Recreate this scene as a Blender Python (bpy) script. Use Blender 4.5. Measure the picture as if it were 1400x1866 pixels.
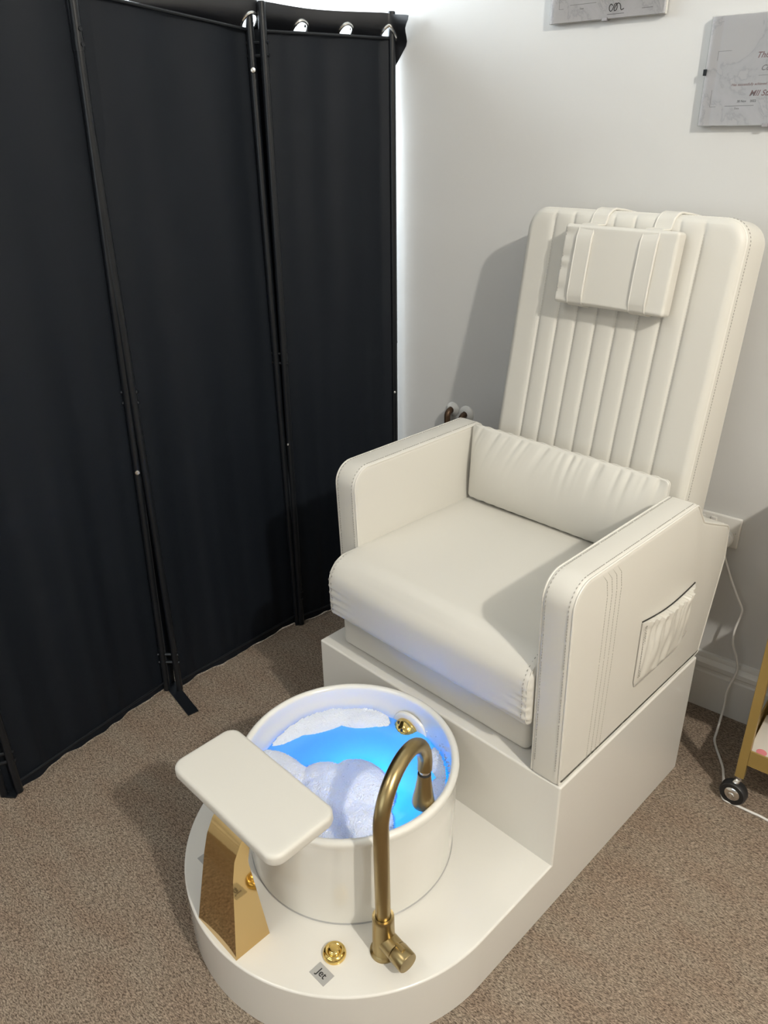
import bpy, bmesh, math, random
from mathutils import Vector, Matrix, noise
for o in list(bpy.data.objects): bpy.data.objects.remove(o)
S = bpy.context.scene; C = S.collection
random.seed(7)
PI = math.pi
# ------------------------------------------------------------------ camera
cd = bpy.data.cameras.new('camera'); cam = bpy.data.objects.new('camera', cd); C.objects.link(cam)
cr_, cu_, cf_ = Vector((0.78194, 0.62311, -0.01724)), Vector((-0.26357, 0.35557, 0.89671)), Vector((-0.56488, 0.69664, -0.44228))
cam.matrix_world = Matrix(((cr_.x, cu_.x, -cf_.x, 0.80480), (cr_.y, cu_.y, -cf_.y, -1.12446), (cr_.z, cu_.z, -cf_.z, 1.51957), (0, 0, 0, 1)))
cd.sensor_fit = 'VERTICAL'; cd.sensor_height = 36; cd.sensor_width = 27; cd.lens = 1417.1 / 1866 * 36; cd.clip_start = 0.02
S.camera = cam
# ------------------------------------------------------------------ colour management, world, lights
S.view_settings.view_transform = 'Standard'; S.view_settings.look = 'None'
S.view_settings.gamma = 1; S.view_settings.use_curve_mapping = False
S.view_settings.exposure = 0.0
w = bpy.data.worlds.new('world'); S.world = w; w.use_nodes = True
w.node_tree.nodes['Background'].inputs[0].default_value = (0.75, 0.87, 1, 1)
w.node_tree.nodes['Background'].inputs[1].default_value = 2.0
def area(name, loc, target, sx, sy, power, col, spread=PI):
    l = bpy.data.lights.new(name, 'AREA'); l.shape = 'RECTANGLE'; l.size = sx; l.size_y = sy; l.energy = power; l.color = col; l.spread = spread
    o = bpy.data.objects.new(name, l); C.objects.link(o); o.location = loc
    o.rotation_euler = (Vector(target) - Vector(loc)).to_track_quat('-Z', 'Y').to_euler(); return o
# daylight through the window in the left wall (behind the divider) and through the window behind the camera
area('window_daylight', (-1.49, 0.175, 1.75), (0, 0.175, 1.75), 1.29, 0.98, 58, (0.84, 0.93, 1))
area('rear_window_daylight', (-0.1, -3.15, 1.55), (-0.1, 0, 1.1), 2.2, 1.3, 5, (0.88, 0.95, 1))
area('added_fill_light', (-0.6, -1.9, 3.03), (-0.6, -1.9, 0), 0.9, 0.6, 16, (1, 0.95, 0.88))  # added overhead fill for the left carpet and seat, no real fitting
# warm ceiling lamp, high on the right
kl = bpy.data.lights.new('ceiling_lamp_light', 'POINT'); kl.energy = 252; kl.color = (1, 0.945, 0.85); kl.shadow_soft_size = 0.05
ko = bpy.data.objects.new('ceiling_lamp_light', kl); C.objects.link(ko); ko.location = (2.50, -1.04, 2.98)
# blue underwater light of the basin
ul = bpy.data.lights.new('underwater_light', 'POINT'); ul.energy = 2.0; ul.color = (0.05, 0.62, 1.0); ul.shadow_soft_size = 0.03
uo = bpy.data.objects.new('underwater_light', ul); C.objects.link(uo); uo.location = (0.02, -0.23, 0.20)

# ------------------------------------------------------------------ materials
def mat(name, col, rough=0.5, metal=0.0, spec=0.5, coat=0, coatr=0.05, **kw):
    m = bpy.data.materials.new(name); m.use_nodes = True; b = m.node_tree.nodes['Principled BSDF']
    b.inputs['Base Color'].default_value = (*col, 1); b.inputs['Roughness'].default_value = rough; b.inputs['Metallic'].default_value = metal
    b.inputs['Specular IOR Level'].default_value = spec; b.inputs['Coat Weight'].default_value = coat; b.inputs['Coat Roughness'].default_value = coatr
    for k, v in kw.items(): b.inputs[k.replace('_', ' ')].default_value = v
    return m
def nd(m, t, **kw):
    n = m.node_tree.nodes.new(t)
    for k, v in kw.items(): setattr(n, k, v)
    return n
def bump(m, scale, strength, dist=0.001, detail=3, vec=None, tex='ShaderNodeTexNoise'):
    nt = m.node_tree; b = nt.nodes['Principled BSDF']
    tc = nd(m, 'ShaderNodeTexCoord'); mp = nd(m, 'ShaderNodeMapping'); n = nd(m, tex); bp = nd(m, 'ShaderNodeBump')
    if vec: mp.inputs['Scale'].default_value = vec
    n.inputs['Scale'].default_value = scale
    if 'Detail' in n.inputs: n.inputs['Detail'].default_value = detail
    bp.inputs['Strength'].default_value = strength; bp.inputs['Distance'].default_value = dist
    nt.links.new(tc.outputs['Object'], mp.inputs[0]); nt.links.new(mp.outputs[0], n.inputs['Vector'])
    nt.links.new(n.outputs[0], bp.inputs['Height'])
    old = b.inputs['Normal'].links
    if old: nt.links.new(old[0].from_socket, bp.inputs['Normal'])
    nt.links.new(bp.outputs[0], b.inputs['Normal']); return m
M = {}
M['leather'] = bump(mat('white_leather', (0.64, 0.622, 0.57), 0.42, spec=0.45), 700, 0.12, 0.0006)
M['piping'] = mat('leather_piping', (0.68, 0.66, 0.605), 0.4)
M['stitch'] = mat('thread', (0.47, 0.45, 0.40), 0.7)
M['stitch2'] = mat('thread_dark', (0.32, 0.305, 0.275), 0.7)
M['gel'] = mat('white_gelcoat', (0.71, 0.695, 0.65), 0.16, spec=0.5, coat=0.5, coatr=0.04)
M['ceramic'] = mat('white_acrylic_basin', (0.76, 0.75, 0.70), 0.14, spec=0.5, coat=0.6, coatr=0.03)
M['gold'] = mat('polished_gold', (0.78, 0.57, 0.20), 0.07, 1)
M['gold_pol'] = bump(mat('polished_gold_pillar', (0.56, 0.405, 0.19), 0.055, 1), 30, 0.08, 0.0008)
M['brass'] = bump(mat('brushed_brass', (0.37, 0.285, 0.14), 0.30, 1), 300, 0.08, 0.0004, vec=(1, 1, 0.05))
M['chrome'] = mat('chrome', (0.8, 0.8, 0.8), 0.08, 1)
M['black'] = mat('black_rubber', (0.012, 0.012, 0.013), 0.45)
M['dark'] = mat('gap_shade', (0.02, 0.018, 0.016), 0.7)  # near-black colour that paints the shade inside gaps
M['label'] = mat('silver_label', (0.36, 0.36, 0.35), 0.4)
M['ink'] = mat('black_ink', (0.02, 0.02, 0.02), 0.5)
M['redink'] = mat('rose_ink', (0.30, 0.14, 0.13), 0.5)
M['greyink'] = mat('grey_ink', (0.28, 0.27, 0.28), 0.5)
M['pole'] = mat('black_pole', (0.006, 0.0075, 0.010), 0.32, spec=0.4)
M['steel'] = mat('steel', (0.75, 0.75, 0.73), 0.25, 1)
M['plastic'] = mat('white_plastic', (0.68, 0.67, 0.64), 0.3)
M['cable'] = mat('white_cable', (0.70, 0.69, 0.66), 0.35)
M['trolley'] = mat('gold_paint', (0.34, 0.235, 0.075), 0.38, 0.35)
M['copper'] = bump(mat('old_copper', (0.085, 0.05, 0.028), 0.45, 0.6), 60, 0.4, 0.001)
M['wood'] = mat('white_gloss_paint', (0.68, 0.675, 0.65), 0.32)
M['ceil'] = mat('ceiling_paint', (0.66, 0.66, 0.64), 0.8)
M['fab'] = bump(mat('black_fabric', (0.003, 0.0054, 0.0096), 0.6, spec=0.27), 1500, 0.15, 0.0005)
M['satin'] = mat('black_satin', (0.010, 0.011, 0.014), 0.42, spec=0.5)
M['pink'] = mat('pink_print', (0.75, 0.25, 0.28), 0.4)
M['paper'] = mat('packet_paper', (0.72, 0.68, 0.62), 0.35)
# wall: painted plaster
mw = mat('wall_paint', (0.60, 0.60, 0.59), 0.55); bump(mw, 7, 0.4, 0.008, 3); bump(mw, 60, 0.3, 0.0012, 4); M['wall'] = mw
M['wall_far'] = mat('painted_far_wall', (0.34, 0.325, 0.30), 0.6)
# carpet
mc = mat('carpet', (0.15, 0.12, 0.1), 0.95, spec=0.1); nt = mc.node_tree; b = nt.nodes['Principled BSDF']
tc = nd(mc, 'ShaderNodeTexCoord'); mp = nd(mc, 'ShaderNodeMapping'); mp.inputs['Scale'].default_value = (1, 2.6, 1); mp.inputs['Rotation'].default_value = (0, 0, 0.25)
nt.links.new(tc.outputs['Object'], mp.inputs[0])
n1 = nd(mc, 'ShaderNodeTexNoise'); n1.inputs['Scale'].default_value = 165; n1.inputs['Detail'].default_value = 4; n1.inputs['Roughness'].default_value = 0.7
n2 = nd(mc, 'ShaderNodeTexNoise'); n2.inputs['Scale'].default_value = 7; n2.inputs['Detail'].default_value = 3
n3 = nd(mc, 'ShaderNodeTexNoise'); n3.inputs['Scale'].default_value = 75; n3.inputs['Detail'].default_value = 2
for n in (n1, n2, n3): nt.links.new(mp.outputs[0], n.inputs['Vector'])
r1 = nd(mc, 'ShaderNodeValToRGB'); e = r1.color_ramp.elements
e[0].position = 0.38; e[0].color = (0.088, 0.068, 0.052, 1); e[1].position = 0.63; e[1].color = (0.44, 0.362, 0.288, 1)
r2 = nd(mc, 'ShaderNodeValToRGB'); e = r2.color_ramp.elements
e[0].position = 0.35; e[0].color = (0.92, 0.86, 0.82, 1); e[1].position = 0.65; e[1].color = (1, 1, 0.98, 1)
mx = nd(mc, 'ShaderNodeMixRGB', blend_type='MULTIPLY'); mx.inputs[0].default_value = 1
ad = nd(mc, 'ShaderNodeMath', operation='MULTIPLY_ADD'); ad.inputs[1].default_value = 0.26
nt.links.new(n3.outputs[0], ad.inputs[0]); 
sb = nd(mc, 'ShaderNodeMath', operation='SUBTRACT'); sb.inputs[1].default_value = 0.13
nt.links.new(n1.outputs[0], ad.inputs[2]); nt.links.new(ad.outputs[0], sb.inputs[0]); nt.links.new(sb.outputs[0], r1.inputs[0])
nt.links.new(n2.outputs[0], r2.inputs[0]); nt.links.new(r1.outputs[0], mx.inputs[1]); nt.links.new(r2.outputs[0], mx.inputs[2])
nt.links.new(mx.outputs[0], b.inputs['Base Color'])
bp = nd(mc, 'ShaderNodeBump'); bp.inputs['Strength'].default_value = 0.7; bp.inputs['Distance'].default_value = 0.004
nt.links.new(n1.outputs[0], bp.inputs['Height']); nt.links.new(bp.outputs[0], b.inputs['Normal']); M['carpet'] = mc
# marble print on the certificates
mm = mat('marble_print', (0.6, 0.6, 0.62), 0.5); nt = mm.node_tree; b = nt.nodes['Principled BSDF']
tc = nd(mm, 'ShaderNodeTexCoord'); n1 = nd(mm, 'ShaderNodeTexNoise'); n1.inputs['Scale'].default_value = 9; n1.inputs['Detail'].default_value = 9; n1.inputs['Roughness'].default_value = 0.62; n1.inputs['Distortion'].default_value = 0.5
nt.links.new(tc.outputs['Object'], n1.inputs['Vector'])
r1 = nd(mm, 'ShaderNodeValToRGB'); cr = r1.color_ramp; cr.elements[0].position = 0.40; cr.elements[0].color = (0.86, 0.85, 0.88, 1); cr.elements[1].position = 0.60; cr.elements[1].color = (0.86, 0.85, 0.86, 1)
x = cr.elements.new(0.485); x.color = (0.80, 0.80, 0.82, 1); x = cr.elements.new(0.50); x.color = (0.68, 0.68, 0.71, 1); x = cr.elements.new(0.515); x.color = (0.83, 0.82, 0.84, 1)
nt.links.new(n1.outputs[0], r1.inputs[0]); nt.links.new(r1.outputs[0], b.inputs['Base Color']); M['marble'] = mm
# glass front of the clip frames
mg = bpy.data.materials.new('frame_glass'); mg.use_nodes = True; nt = mg.node_tree; nt.nodes.clear()
out = nt.nodes.new('ShaderNodeOutputMaterial'); mix = nt.nodes.new('ShaderNodeMixShader'); tr = nt.nodes.new('ShaderNodeBsdfTransparent'); gl = nt.nodes.new('ShaderNodeBsdfGlossy'); fr = nt.nodes.new('ShaderNodeFresnel')
gl.inputs['Roughness'].default_value = 0.02; fr.inputs[0].default_value = 1.38; tr.inputs[0].default_value = (0.99, 0.99, 0.99, 1)
nt.links.new(fr.outputs[0], mix.inputs[0]); nt.links.new(tr.outputs[0], mix.inputs[1]); nt.links.new(gl.outputs[0], mix.inputs[2]); nt.links.new(mix.outputs[0], out.inputs[0]); M['glass'] = mg
# soapy water: milky, lets the underwater light through
mwt = bpy.data.materials.new('soapy_water'); mwt.use_nodes = True; nt = mwt.node_tree; nt.nodes.clear()
out = nt.nodes.new('ShaderNodeOutputMaterial'); mix = nt.nodes.new('ShaderNodeMixShader'); mi2 = nt.nodes.new('ShaderNodeMixShader')
tl = nt.nodes.new('ShaderNodeBsdfTranslucent'); df = nt.nodes.new('ShaderNodeBsdfDiffuse'); gl = nt.nodes.new('ShaderNodeBsdfGlossy'); fr = nt.nodes.new('ShaderNodeFresnel')
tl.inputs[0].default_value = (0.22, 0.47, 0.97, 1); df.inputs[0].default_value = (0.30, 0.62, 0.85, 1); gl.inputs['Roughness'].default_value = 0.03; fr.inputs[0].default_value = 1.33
mi2.inputs[0].default_value = 0.3; nt.links.new(tl.outputs[0], mi2.inputs[1]); nt.links.new(df.outputs[0], mi2.inputs[2])
tc = nt.nodes.new('ShaderNodeTexCoord'); n1 = nt.nodes.new('ShaderNodeTexNoise'); n1.inputs['Scale'].default_value = 14; bp = nt.nodes.new('ShaderNodeBump'); bp.inputs['Strength'].default_value = 0.25; bp.inputs['Distance'].default_value = 0.01
nt.links.new(tc.outputs['Object'], n1.inputs['Vector']); nt.links.new(n1.outputs[0], bp.inputs['Height']); nt.links.new(bp.outputs[0], gl.inputs['Normal'])
nt.links.new(fr.outputs[0], mix.inputs[0]); nt.links.new(mi2.outputs[0], mix.inputs[1]); nt.links.new(gl.outputs[0], mix.inputs[2]); nt.links.new(mix.outputs[0], out.inputs[0]); M['water'] = mwt
# foam
mf = bpy.data.materials.new('soap_foam'); mf.use_nodes = True; nt = mf.node_tree; nt.nodes.clear()
out = nt.nodes.new('ShaderNodeOutputMaterial'); mi2 = nt.nodes.new('ShaderNodeMixShader'); mix = nt.nodes.new('ShaderNodeMixShader')
tl = nt.nodes.new('ShaderNodeBsdfTranslucent'); df = nt.nodes.new('ShaderNodeBsdfDiffuse'); gl = nt.nodes.new('ShaderNodeBsdfGlossy')
tl.inputs[0].default_value = (0.75, 0.92, 0.85, 1); df.inputs[0].default_value = (0.82, 0.84, 0.84, 1); gl.inputs['Roughness'].default_value = 0.12
mi2.inputs[0].default_value = 0.86; mix.inputs[0].default_value = 0.07
tc = nt.nodes.new('ShaderNodeTexCoord'); v1 = nt.nodes.new('ShaderNodeTexVoronoi'); v1.inputs['Scale'].default_value = 300; bp = nt.nodes.new('ShaderNodeBump'); bp.inputs['Strength'].default_value = 0.8; bp.inputs['Distance'].default_value = 0.003
nt.links.new(tc.outputs['Object'], v1.inputs['Vector']); nt.links.new(v1.outputs[0], bp.inputs['Height']); nt.links.new(bp.outputs[0], gl.inputs['Normal'])
bp2 = nt.nodes.new('ShaderNodeBump'); bp2.inputs['Strength'].default_value = 0.55; bp2.inputs['Distance'].default_value = 0.003; nt.links.new(v1.outputs[0], bp2.inputs['Height']); nt.links.new(bp2.outputs[0], df.inputs['Normal'])
nt.links.new(tl.outputs[0], mi2.inputs[1]); nt.links.new(df.outputs[0], mi2.inputs[2]); nt.links.new(mi2.outputs[0], mix.inputs[1]); nt.links.new(gl.outputs[0], mix.inputs[2]); nt.links.new(mix.outputs[0], out.inputs[0]); M['foam'] = mf
md = mat('daylight_pane', (0.8, 0.9, 1), 0.5); b = md.node_tree.nodes['Principled BSDF']; b.inputs['Emission Color'].default_value = (0.85, 0.94, 1, 1); b.inputs['Emission Strength'].default_value = 0.5; M['sky'] = md
ml = mat('lamp_glass', (1, 0.9, 0.75), 0.5); b = ml.node_tree.nodes['Principled BSDF']; b.inputs['Emission Color'].default_value = (1, 0.85, 0.65, 1); b.inputs['Emission Strength'].default_value = 8.0; M['lamp'] = ml

# ------------------------------------------------------------------ geometry helpers
RZ = math.radians(-6.5)                                  # the chair stands slightly turned from the wall
RM = Matrix.Rotation(RZ, 4, 'Z')
def T(x, y, z=0): return RM @ Vector((x, y, z))          # chair frame -> room
def mesh(name, bm, m, smooth=True, parent=None, origin=(0, 0, 0), rot=0.0, mod=None):
    bmesh.ops.remove_doubles(bm, verts=bm.verts, dist=1e-6)
    bmesh.ops.recalc_face_normals(bm, faces=bm.faces)
    bm.transform(Matrix.Translation(-Vector(origin)))
    me = bpy.data.meshes.new(name); bm.to_mesh(me); bm.free()
    me.materials.append(M[m] if isinstance(m, str) else m)
    if smooth:
        for p in me.polygons: p.use_smooth = True
        try: me.set_sharp_from_angle(angle=math.radians(smooth if smooth is not True else 38))
        except Exception: pass
    o = bpy.data.objects.new(name, me); C.objects.link(o)
    if parent: o.parent = parent
    else:
        o.rotation_euler = (0, 0, rot); o.location = Matrix.Rotation(rot, 4, 'Z') @ Vector(origin)
    return o
def thing(name, label, cat, origin=(0, 0, 0), rot=0.0, group=None):
    o = bpy.data.objects.new(name, None); C.objects.link(o); o.rotation_euler = (0, 0, rot); o.location = Matrix.Rotation(rot, 4, 'Z') @ Vector(origin)
    o.empty_display_size = 0.05
    return tag(o, label, cat, group)
def tag(o, label=None, cat=None, group=None, kind=None):
    if label: o['label'] = label
    if cat: o['category'] = cat
    if group: o['group'] = group
    if kind: o['kind'] = kind
    return o
def NB(): return bmesh.new()
def box(bm, x0, x1, y0, y1, z0, z1, r=0, seg=3, mtx=None):
    b2 = bmesh.new(); v = [b2.verts.new((x, y, z)) for x in (x0, x1) for y in (y0, y1) for z in (z0, z1)]
    for f in ((0, 1, 3, 2), (4, 6, 7, 5), (0, 4, 5, 1), (2, 3, 7, 6), (0, 2, 6, 4), (1, 5, 7, 3)): b2.faces.new([v[i] for i in f])
    if r: bmesh.ops.bevel(b2, geom=b2.edges[:], offset=r, segments=seg, affect='EDGES', profile=0.5)
    if mtx: b2.transform(mtx)
    join(bm, b2); return bm
def join(bm, b2):
    me = bpy.data.meshes.new('tmp'); b2.to_mesh(me); b2.free(); bm.from_mesh(me); bpy.data.meshes.remove(me)
def tube(bm, pts, r, n=12, closed=False, caps=True):
    pts = [Vector(p) for p in pts]; N = len(pts); rs = r if isinstance(r, (list, tuple)) else [r] * N
    tang = []
    for i in range(N):
        a = pts[(i - 1) % N] if (closed or i > 0) else pts[i]; c = pts[(i + 1) % N] if (closed or i < N - 1) else pts[i]
        tang.append((c - a).normalized())
    u = tang[0].orthogonal().normalized(); rings = []
    for i in range(N):
        t = tang[i]; u = (u - t * u.dot(t)).normalized(); vv = t.cross(u)
        rings.append([bm.verts.new(pts[i] + (u * math.cos(2 * PI * k / n) + vv * math.sin(2 * PI * k / n)) * rs[i]) for k in range(n)])
    for i in range(N if closed else N - 1):
        A, B = rings[i], rings[(i + 1) % N]
        for k in range(n):
            try: bm.faces.new((A[k], A[(k + 1) % n], B[(k + 1) % n], B[k]))
            except ValueError: pass
    if caps and not closed: bm.faces.new(rings[0][::-1]); bm.faces.new(rings[-1])
    return bm
def lathe(bm, prof, n=48, c=(0, 0, 0), mtx=None):
    b2 = bmesh.new(); rings = []
    for r, z in prof:
        rings.append([b2.verts.new((0, 0, z))] if r < 1e-6 else [b2.verts.new((r * math.cos(2 * PI * k / n), r * math.sin(2 * PI * k / n), z)) for k in range(n)])
    for A, B in zip(rings, rings[1:]):
        for k in range(n):
            k2 = (k + 1) % n
            if len(A) == 1 and len(B) == 1: continue
            if len(A) == 1: b2.faces.new((A[0], B[k], B[k2]))
            elif len(B) == 1: b2.faces.new((A[k], A[k2], B[0]))
            else: b2.faces.new((A[k], A[k2], B[k2], B[k]))
    b2.transform(Matrix.Translation(Vector(c)) @ (mtx or Matrix())); join(bm, b2); return bm
def rpoly(pts, seg=7):
    """polygon [(a,b,r)] with rounded corners"""
    out = []; N = len(pts)
    for i, (a, b, r) in enumerate(pts):
        p = Vector((a, b)); p0 = Vector(pts[i - 1][:2]); p1 = Vector(pts[(i + 1) % N][:2])
        d0 = (p0 - p); d1 = (p1 - p); ang = d0.angle(d1)
        if r <= 0: out.append(p); continue
        t = min(r / math.tan(ang / 2), d0.length * 0.49, d1.length * 0.49); r2 = t * math.tan(ang / 2)
        d0.normalize(); d1.normalize(); cc = p + (d0 + d1).normalized() * (r2 / math.sin(ang / 2))
        s = p + d0 * t; e_ = p + d1 * t; va = s - cc; vb = e_ - cc; aa = math.atan2(va.y, va.x); bb = math.atan2(vb.y, vb.x)
        while bb - aa > PI: bb -= 2 * PI
        while bb - aa < -PI: bb += 2 * PI
        for k in range(seg + 1):
            th = aa + (bb - aa) * k / seg; out.append(cc + Vector((math.cos(th), math.sin(th))) * r2)
    return out
def dens(pts, d):
    out = []; N = len(pts)
    for i in range(N):
        a, b = pts[i], pts[(i + 1) % N]; n = max(1, int((b - a).length / d))
        for k in range(n): out.append(a.lerp(b, k / n))
    return out
def pnorm(pts):
    N = len(pts); area_ = sum(pts[i].x * pts[(i + 1) % N].y - pts[(i + 1) % N].x * pts[i].y for i in range(N)); s = 1 if area_ > 0 else -1
    return [Vector((t.y, -t.x)) * s for t in [((pts[(i + 1) % N] - pts[i - 1]).normalized()) for i in range(N)]]
def loft(bm, prof, x0, x1, r, axis='X', seg=5, fn=None):
    """prof (a,b) extruded from x0 to x1 with rounded rims of radius r. X: (x,a,b)  Z: (a,b,z)"""
    nn = pnorm(prof); st = []
    for k in range(seg + 1):
        th = PI / 2 * k / seg; st.append((x0 + r * (1 - math.sin(th)), r * (1 - math.cos(th))))
    st = st[::-1]; st = [(x0, r)] if r <= 0 else [(x0 + r * (1 - math.cos(PI / 2 * k / seg)), r * (1 - math.sin(PI / 2 * k / seg))) for k in range(seg + 1)]
    en = [(x1 + x0 - s, i) for s, i in st][::-1]
    nmid = max(1, int(abs(x1 - x0) / 0.02)) if fn else 1
    mid = [(st[-1][0] + (en[0][0] - st[-1][0]) * k / nmid, 0) for k in range(1, nmid)] if r > 0 else []
    if r <= 0: st = [(x0, 0)]; en = [(x1, 0)]
    st = st + mid + en; rings = []
    for s, ins in st:
        ring = []
        for i, p in enumerate(prof):
            q = p - nn[i] * ins
            v = (s, q.x, q.y) if axis == 'X' else ((q.x, q.y, s) if axis == 'Z' else (q.x, s, q.y))
            if fn: v = fn(Vector(v), nn[i], ins)
            ring.append(bm.verts.new(v))
        rings.append(ring)
    N = len(prof)
    for A, B in zip(rings, rings[1:]):
        for k in range(N): bm.faces.new((A[k], A[(k + 1) % N], B[(k + 1) % N], B[k]))
    bm.faces.new(rings[0][::-1]); bm.faces.new(rings[-1]); return bm
def pad(bm, W, H, Tk, rc, re, front=None, back=None, nx=60, ny=60, mtx=None, side=None):
    """soft pad: half width W, height H (v 0..H), thickness Tk along +w toward -depth; corner radius rc; edge rounding re"""
    b2 = bmesh.new()
    def hw(v):
        for vv in (v, H - v):
            if vv < rc: return W - rc + math.sqrt(max(0, rc * rc - (rc - vv) ** 2))
        return W
    vs = sorted(set([rc * (1 - math.cos(PI / 2 * k / 8)) for k in range(9)] + [H - rc * (1 - math.cos(PI / 2 * k / 8)) for k in range(9)] + [rc + (H - 2 * rc) * k / ny for k in range(ny + 1)] + [re * f for f in (.15, .4, .7)] + [H - re * f for f in (.15, .4, .7)]))
    us = sorted(set([round(-1 + 2 * k / nx, 6) for k in range(nx + 1)] + [s * (1 - re / W * f) for s in (-1, 1) for f in (0.04, 0.15, 0.35, 0.6, 0.85)]))
    def dist(u, v):
        dx = W - abs(u); dv = min(v, H - v)
        if dx < rc and dv < rc: return rc - math.hypot(rc - dx, rc - dv)
        return min(dx, dv)
    def drop(d):
        d = max(0, min(d, re)); t = (re - d) / re; return re * (1 - math.sqrt(max(0, 1 - t * t)))
    F, B = [], []
    for v in vs:
        h = hw(v); rf, rb = [], []
        for u in us:
            x_ = u * h; d = dist(x_, v); k = min(1, d / max(re, 1e-6))
            rf.append(b2.verts.new((x_, v, -drop(d) + (front(x_, v) * k if front else 0))))
            rb.append(b2.verts.new((x_, v, -Tk + drop(d) + (back(x_, v) * k if back else 0))))
        F.append(rf); B.append(rb)
    nv, nu = len(vs), len(us)
    for i in range(nv - 1):
        for j in range(nu - 1):
            b2.faces.new((F[i][j], F[i][j + 1], F[i + 1][j + 1], F[i + 1][j])); b2.faces.new((B[i][j], B[i + 1][j], B[i + 1][j + 1], B[i][j + 1]))
    loop = [(0, j) for j in range(nu)] + [(i, nu - 1) for i in range(1, nv)] + [(nv - 1, j) for j in range(nu - 2, -1, -1)] + [(i, 0) for i in range(nv - 2, 0, -1)]
    L = len(loop)
    for k in range(L):
        a = loop[k]; c_ = loop[(k + 1) % L]; b2.faces.new((F[a[0]][a[1]], F[c_[0]][c_[1]], B[c_[0]][c_[1]], B[a[0]][a[1]]))
    if mtx: b2.transform(mtx)
    join(bm, b2); return bm
def smooth_path(p, n=6):
    p = [Vector(a) for a in p]; out = []
    for i in range(len(p) - 1):
        p0, p1, p2, p3 = p[max(i - 1, 0)], p[i], p[i + 1], p[min(i + 2, len(p) - 1)]
        for k in range(n):
            f = k / n; out.append(0.5 * ((2 * p1) + (p2 - p0) * f + (2 * p0 - 5 * p1 + 4 * p2 - p3) * f * f + (3 * p1 - p0 - 3 * p2 + p3) * f ** 3))
    out.append(p[-1]); return out
def stitches(bm, path, step=0.006, ln=0.0035, r=0.0006):
    path = [Vector(p) for p in path]; acc = 0
    for a, b in zip(path, path[1:]):
        L = (b - a).length
        if L < 1e-6: continue
        d = (b - a) / L; s = acc
        while s + ln < L + 1e-6:
            p = a + d * s; tube(bm, [p, p + d * ln], r, 5); s += step
        acc = max(0, s - L)
def text(name, s, size, m, mtx, parent, shear=0.0, ext=0.0002, origin=(0, 0, 0), ax='LEFT'):
    cu = bpy.data.curves.new(name, 'FONT'); cu.body = s; cu.size = size; cu.shear = shear; cu.extrude = ext; cu.offset = size * .012; cu.align_x = ax
    to = bpy.data.objects.new('tmp_text', cu); C.objects.link(to); bpy.context.view_layer.update()
    me = bpy.data.meshes.new_from_object(to.evaluated_get(bpy.context.evaluated_depsgraph_get())); bpy.data.objects.remove(to); bpy.data.curves.remove(cu)
    me.transform(mtx); me.transform(Matrix.Translation(-Vector(origin))); me.materials.clear(); me.materials.append(M[m]); me.name = name
    o = bpy.data.objects.new(name, me); C.objects.link(o); o.parent = parent; return o

# ------------------------------------------------------------------ room shell
WY = 0.8375; LX = -1.5; RX = 3.6; FY = -3.2; CZ = 3.08
def struct(name, bm, m, **k): return tag(mesh(name, bm, m, **k), kind='structure')
struct('floor', box(NB(), LX - .1, RX + .1, FY - .1, WY + .1, -0.06, 0), 'carpet', smooth=False)
struct('ceiling', box(NB(), LX - .1, RX + .1, FY - .1, WY + .1, CZ, CZ + .06), 'ceil', smooth=False)
struct('wall_back', box(NB(), LX, RX, WY, WY + .1, 0, CZ), 'wall', smooth=False)
bm = NB(); wy0, wy1, wz0, wz1 = -0.5, 0.82, 1.22, 2.27
box(bm, LX - .1, LX, FY, wy0, 0, CZ); box(bm, LX - .1, LX, wy1, WY + .1, 0, CZ); box(bm, LX - .1, LX, wy0, wy1, 0, wz0); box(bm, LX - .1, LX, wy0, wy1, wz1, CZ)
struct('wall_left', bm, 'wall', smooth=False)
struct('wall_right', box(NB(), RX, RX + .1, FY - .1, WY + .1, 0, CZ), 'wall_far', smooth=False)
bm = NB(); fx0, fx1, fz0, fz1 = -1.2, 1.0, 0.9, 2.2
box(bm, LX - .1, fx0, FY - .1, FY, 0, CZ); box(bm, fx1, RX, FY - .1, FY, 0, CZ); box(bm, fx0, fx1, FY - .1, FY, 0, fz0); box(bm, fx0, fx1, FY - .1, FY, fz1, CZ)
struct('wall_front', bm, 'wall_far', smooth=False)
def window(name, horizontal, a0, a1, z0, z1, p):
    bm = NB(); t = 0.045
    def bb(b_, u0, u1, v0, v1, d0, d1):
        if horizontal: box(b_, u0, u1, p + d0, p + d1, v0, v1)
        else: box(b_, p + d0, p + d1, u0, u1, v0, v1)
    bb(bm, a0, a1, z0, z0 + t, -.05, -.02); bb(bm, a0, a1, z1 - t, z1, -.05, -.02); bb(bm, a0, a0 + t, z0 + t, z1 - t, -.05, -.02); bb(bm, a1 - t, a1, z0 + t, z1 - t, -.05, -.02)
    mid = (a0 + a1) / 2; bb(bm, mid - .02, mid + .02, z0 + t, z1 - t, -.05, -.02)
    o = struct(name, bm, 'wood', smooth=False)
    g = NB(); bb(g, a0 + t, a1 - t, z0 + t, z1 - t, -.09, -.085); mesh('pane', g, 'sky', smooth=False, parent=o); return o
window('window_1', False, wy0, wy1, wz0, wz1, LX)
window('window_2', True, fx0, fx1, fz0, fz1, FY)
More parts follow.
